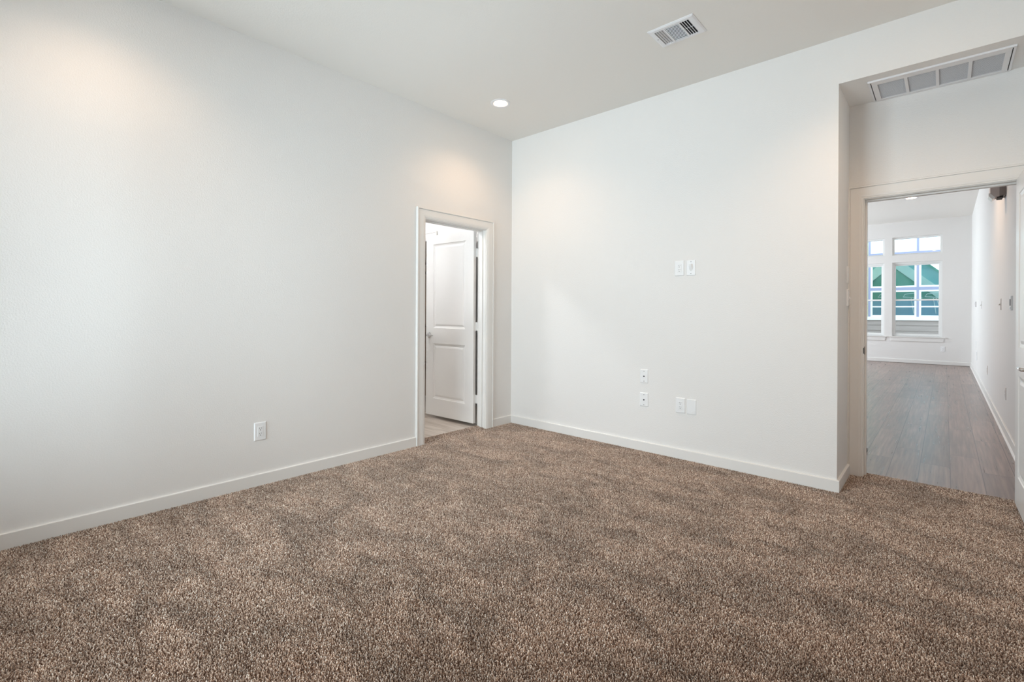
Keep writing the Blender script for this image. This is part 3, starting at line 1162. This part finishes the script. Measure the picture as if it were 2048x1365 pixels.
def stool(name, x0, x1, y, inward, z, label):
    m = MB()
    m.box((x0, y - inward * 0.045, z - 0.022), (x1, y, z))
    m.box((x0 - 0.055, y, z - 0.022), (x1 + 0.055, y + inward * 0.030, z))
    m.prism([(x0 - 0.035, z - 0.022), (x1 + 0.035, z - 0.022), (x1 + 0.015, z - 0.115), (x0 - 0.015, z - 0.115)], 'y', y, y + inward * 0.016)
    struct(name, m, M_TRIM, label, 'window sill', bevel=0.003)


window('window_1', LW[0][0], LW[0][1], MZ0, MZ1, FARY, -1, 'double-hung window left of the pier, behind the door jamb, at the end of the living room', 1.532)
window('window_2', LW[1][0], LW[1][1], MZ0, MZ1, FARY, -1, 'double-hung window to the right at the end of the living room', 1.532)
window('window_3', LW[0][0], LW[0][1], TZ0, TZ1, FARY, -1, 'narrow transom window above the left living room window', None)
window('window_4', LW[1][0], LW[1][1], TZ0, TZ1, FARY, -1, 'narrow transom window above the right living room window', None)
stool('trim_7', LW[0][0], LW[0][1], FARY, -1, MZ0, 'white sill and apron under the left living room window')
stool('trim_8', LW[1][0], LW[1][1], FARY, -1, MZ0, 'white sill and apron under the right living room window')
window('window_5', RW0, (RW0 + RW1) / 2 - 0.03, RZ0, RZ1, YB, 1, 'bedroom window behind the camera, towards the left wall', 1.62)
window('window_6', (RW0 + RW1) / 2 + 0.03, RW1, RZ0, RZ1, YB, 1, 'bedroom window behind the camera, towards the right wall', 1.62)
m = MB()
m.box(((RW0 + RW1) / 2 - 0.03, YB - 0.095, RZ0), ((RW0 + RW1) / 2 + 0.03, YB - 0.02, RZ1))
struct('trim_9', m, M_VINYL, 'mullion between the two bedroom windows', 'window trim')
stool('trim_10', RW0, RW1, YB, 1, RZ0, 'white sill under the bedroom windows')

# ------------------------------------------------------------------ neighbouring house seen through the far windows
NY = 14.30
nh = tag(empty('neighbour_house', (3.0, NY, -0.3)), 'neighbouring house with tan siding and white framed windows outside the living room', 'house')
T0 = Vector((3.0, NY, -0.3))


def nb(m, name, mat, parent=nh, **kw):
    bmesh.ops.translate(m.bm, verts=m.bm.verts, vec=-T0)
    return m.build(name, mat, parent, **kw)


def laps(x0, x1, z0, z1, pitch):
    m = MB()
    z = z0
    while z < z1 - 1e-4:
        zt = min(z + pitch, z1)
        m.prism([(NY - 0.018, z), (NY - 0.004, zt), (NY + 0.02, zt), (NY + 0.02, z)], 'x', x0, x1)
        z = zt
    return m


nb(laps(-2.0, 9.0, -0.3, 1.0, 0.165), 'siding', M_SIDING)['label'] = 'tan lap siding below the window'
nb(laps(-2.0, 1.755, 1.0, 5.2, 0.125), 'siding', M_SIDINGY)['label'] = 'cream lap siding beside the window'
m = MB()
m.box((1.7, NY - 0.045, 1.0), (7.0, NY + 0.03, 1.098))
nb(m, 'window_ledge', M_EXTWHITE, bevel=0.004)
m = MB()
for x in (1.785, 2.910, 4.035, 5.16):
    m.box((x - 0.027, NY - 0.03, 1.098), (x + 0.027, NY + 0.03, 4.6))
for z0, z1 in ((1.884, 1.967), (2.944, 3.008)):
    for a, b in ((1.812, 2.883), (2.937, 4.008), (4.062, 5.133)):
        m.box((a, NY - 0.028, z0), (b, NY + 0.03, z1))
nb(m, 'window_mullion', M_LAVENDER)['label'] = 'lavender grey mullions'
for a, b in ((1.812, 2.883), (2.937, 4.008), (4.062, 5.133)):
    for z0, z1, mun in ((1.098, 1.884, 1.398), (1.967, 2.944, None), (3.008, 4.5, None)):
        m = MB()
        S = 0.048
        m.box((a, NY - 0.02, z0), (a + S, NY + 0.025, z1)).box((b - S, NY - 0.02, z0), (b, NY + 0.025, z1))
        m.box((a + S, NY - 0.02, z0), (b - S, NY + 0.025, z0 + S)).box((a + S, NY - 0.02, z1 - S), (b - S, NY + 0.025, z1))
        if mun:
            m.box((a + S, NY - 0.015, mun - 0.019), (b - S, NY + 0.02, mun + 0.019))
        sash = nb(m, 'window_sash', M_EXTWHITE)
        m = MB()
        m.box((a + S, NY + 0.004, z0 + S), (b - S, NY + 0.010, z1 - S))
        nb(m, 'pane', M_NGLASS, sash)
# gable reflected in the panes, built as coloured shapes behind the glass
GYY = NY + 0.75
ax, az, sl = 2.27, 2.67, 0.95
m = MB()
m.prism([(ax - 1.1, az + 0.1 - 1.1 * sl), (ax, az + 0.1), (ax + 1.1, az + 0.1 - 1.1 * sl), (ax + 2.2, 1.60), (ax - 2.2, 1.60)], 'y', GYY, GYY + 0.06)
nb(m, 'reflected_gable', M_REFL_GREEN)['label'] = 'green panel standing in for a gable reflected in the glass'
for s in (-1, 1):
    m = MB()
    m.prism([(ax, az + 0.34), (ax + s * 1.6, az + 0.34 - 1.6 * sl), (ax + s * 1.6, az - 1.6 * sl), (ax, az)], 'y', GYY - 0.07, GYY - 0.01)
    nb(m, 'reflected_rake', M_REFL_PALE)['label'] = 'pale sloping board standing in for the reflected gable edge'
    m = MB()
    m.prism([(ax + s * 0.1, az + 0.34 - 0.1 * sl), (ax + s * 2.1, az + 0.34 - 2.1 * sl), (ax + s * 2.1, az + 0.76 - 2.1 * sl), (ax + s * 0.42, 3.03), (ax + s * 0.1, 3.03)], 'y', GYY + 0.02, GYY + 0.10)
    nb(m, 'reflected_roof', M_REFL_TEAL)['label'] = 'teal panel standing in for the reflected slope'
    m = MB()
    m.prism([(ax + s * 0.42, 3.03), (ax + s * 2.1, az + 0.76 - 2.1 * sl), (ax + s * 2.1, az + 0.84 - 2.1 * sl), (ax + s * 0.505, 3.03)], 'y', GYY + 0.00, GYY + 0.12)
    nb(m, 'reflected_roof_edge', M_REFL_GREEN)['label'] = 'dark green edge line of the reflected slope'
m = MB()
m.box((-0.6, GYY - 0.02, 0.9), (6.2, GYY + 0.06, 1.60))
nb(m, 'reflected_lower_panel', M_REFL_BLUE)['label'] = 'slate blue panel standing in for the reflection in the lower panes'
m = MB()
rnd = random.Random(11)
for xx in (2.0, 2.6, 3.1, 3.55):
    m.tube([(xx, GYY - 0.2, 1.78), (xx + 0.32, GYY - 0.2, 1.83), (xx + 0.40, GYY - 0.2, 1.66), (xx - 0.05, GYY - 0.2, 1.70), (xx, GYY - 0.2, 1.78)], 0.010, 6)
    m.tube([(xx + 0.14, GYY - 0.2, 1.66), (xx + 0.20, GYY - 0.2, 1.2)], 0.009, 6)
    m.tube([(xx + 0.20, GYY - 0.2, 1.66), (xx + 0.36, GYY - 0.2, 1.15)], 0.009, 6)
nb(m, 'reflected_outlines', M_EXTWHITE)['label'] = 'thin white tubes standing in for outlines reflected in the glass'

m = MB()
m.box((-4, FARY + 0.15, -0.4), (9, NY + 2.5, -0.3))
struct('ground', m, M_CONCRETE, 'narrow paved ground between the two houses', 'ground')
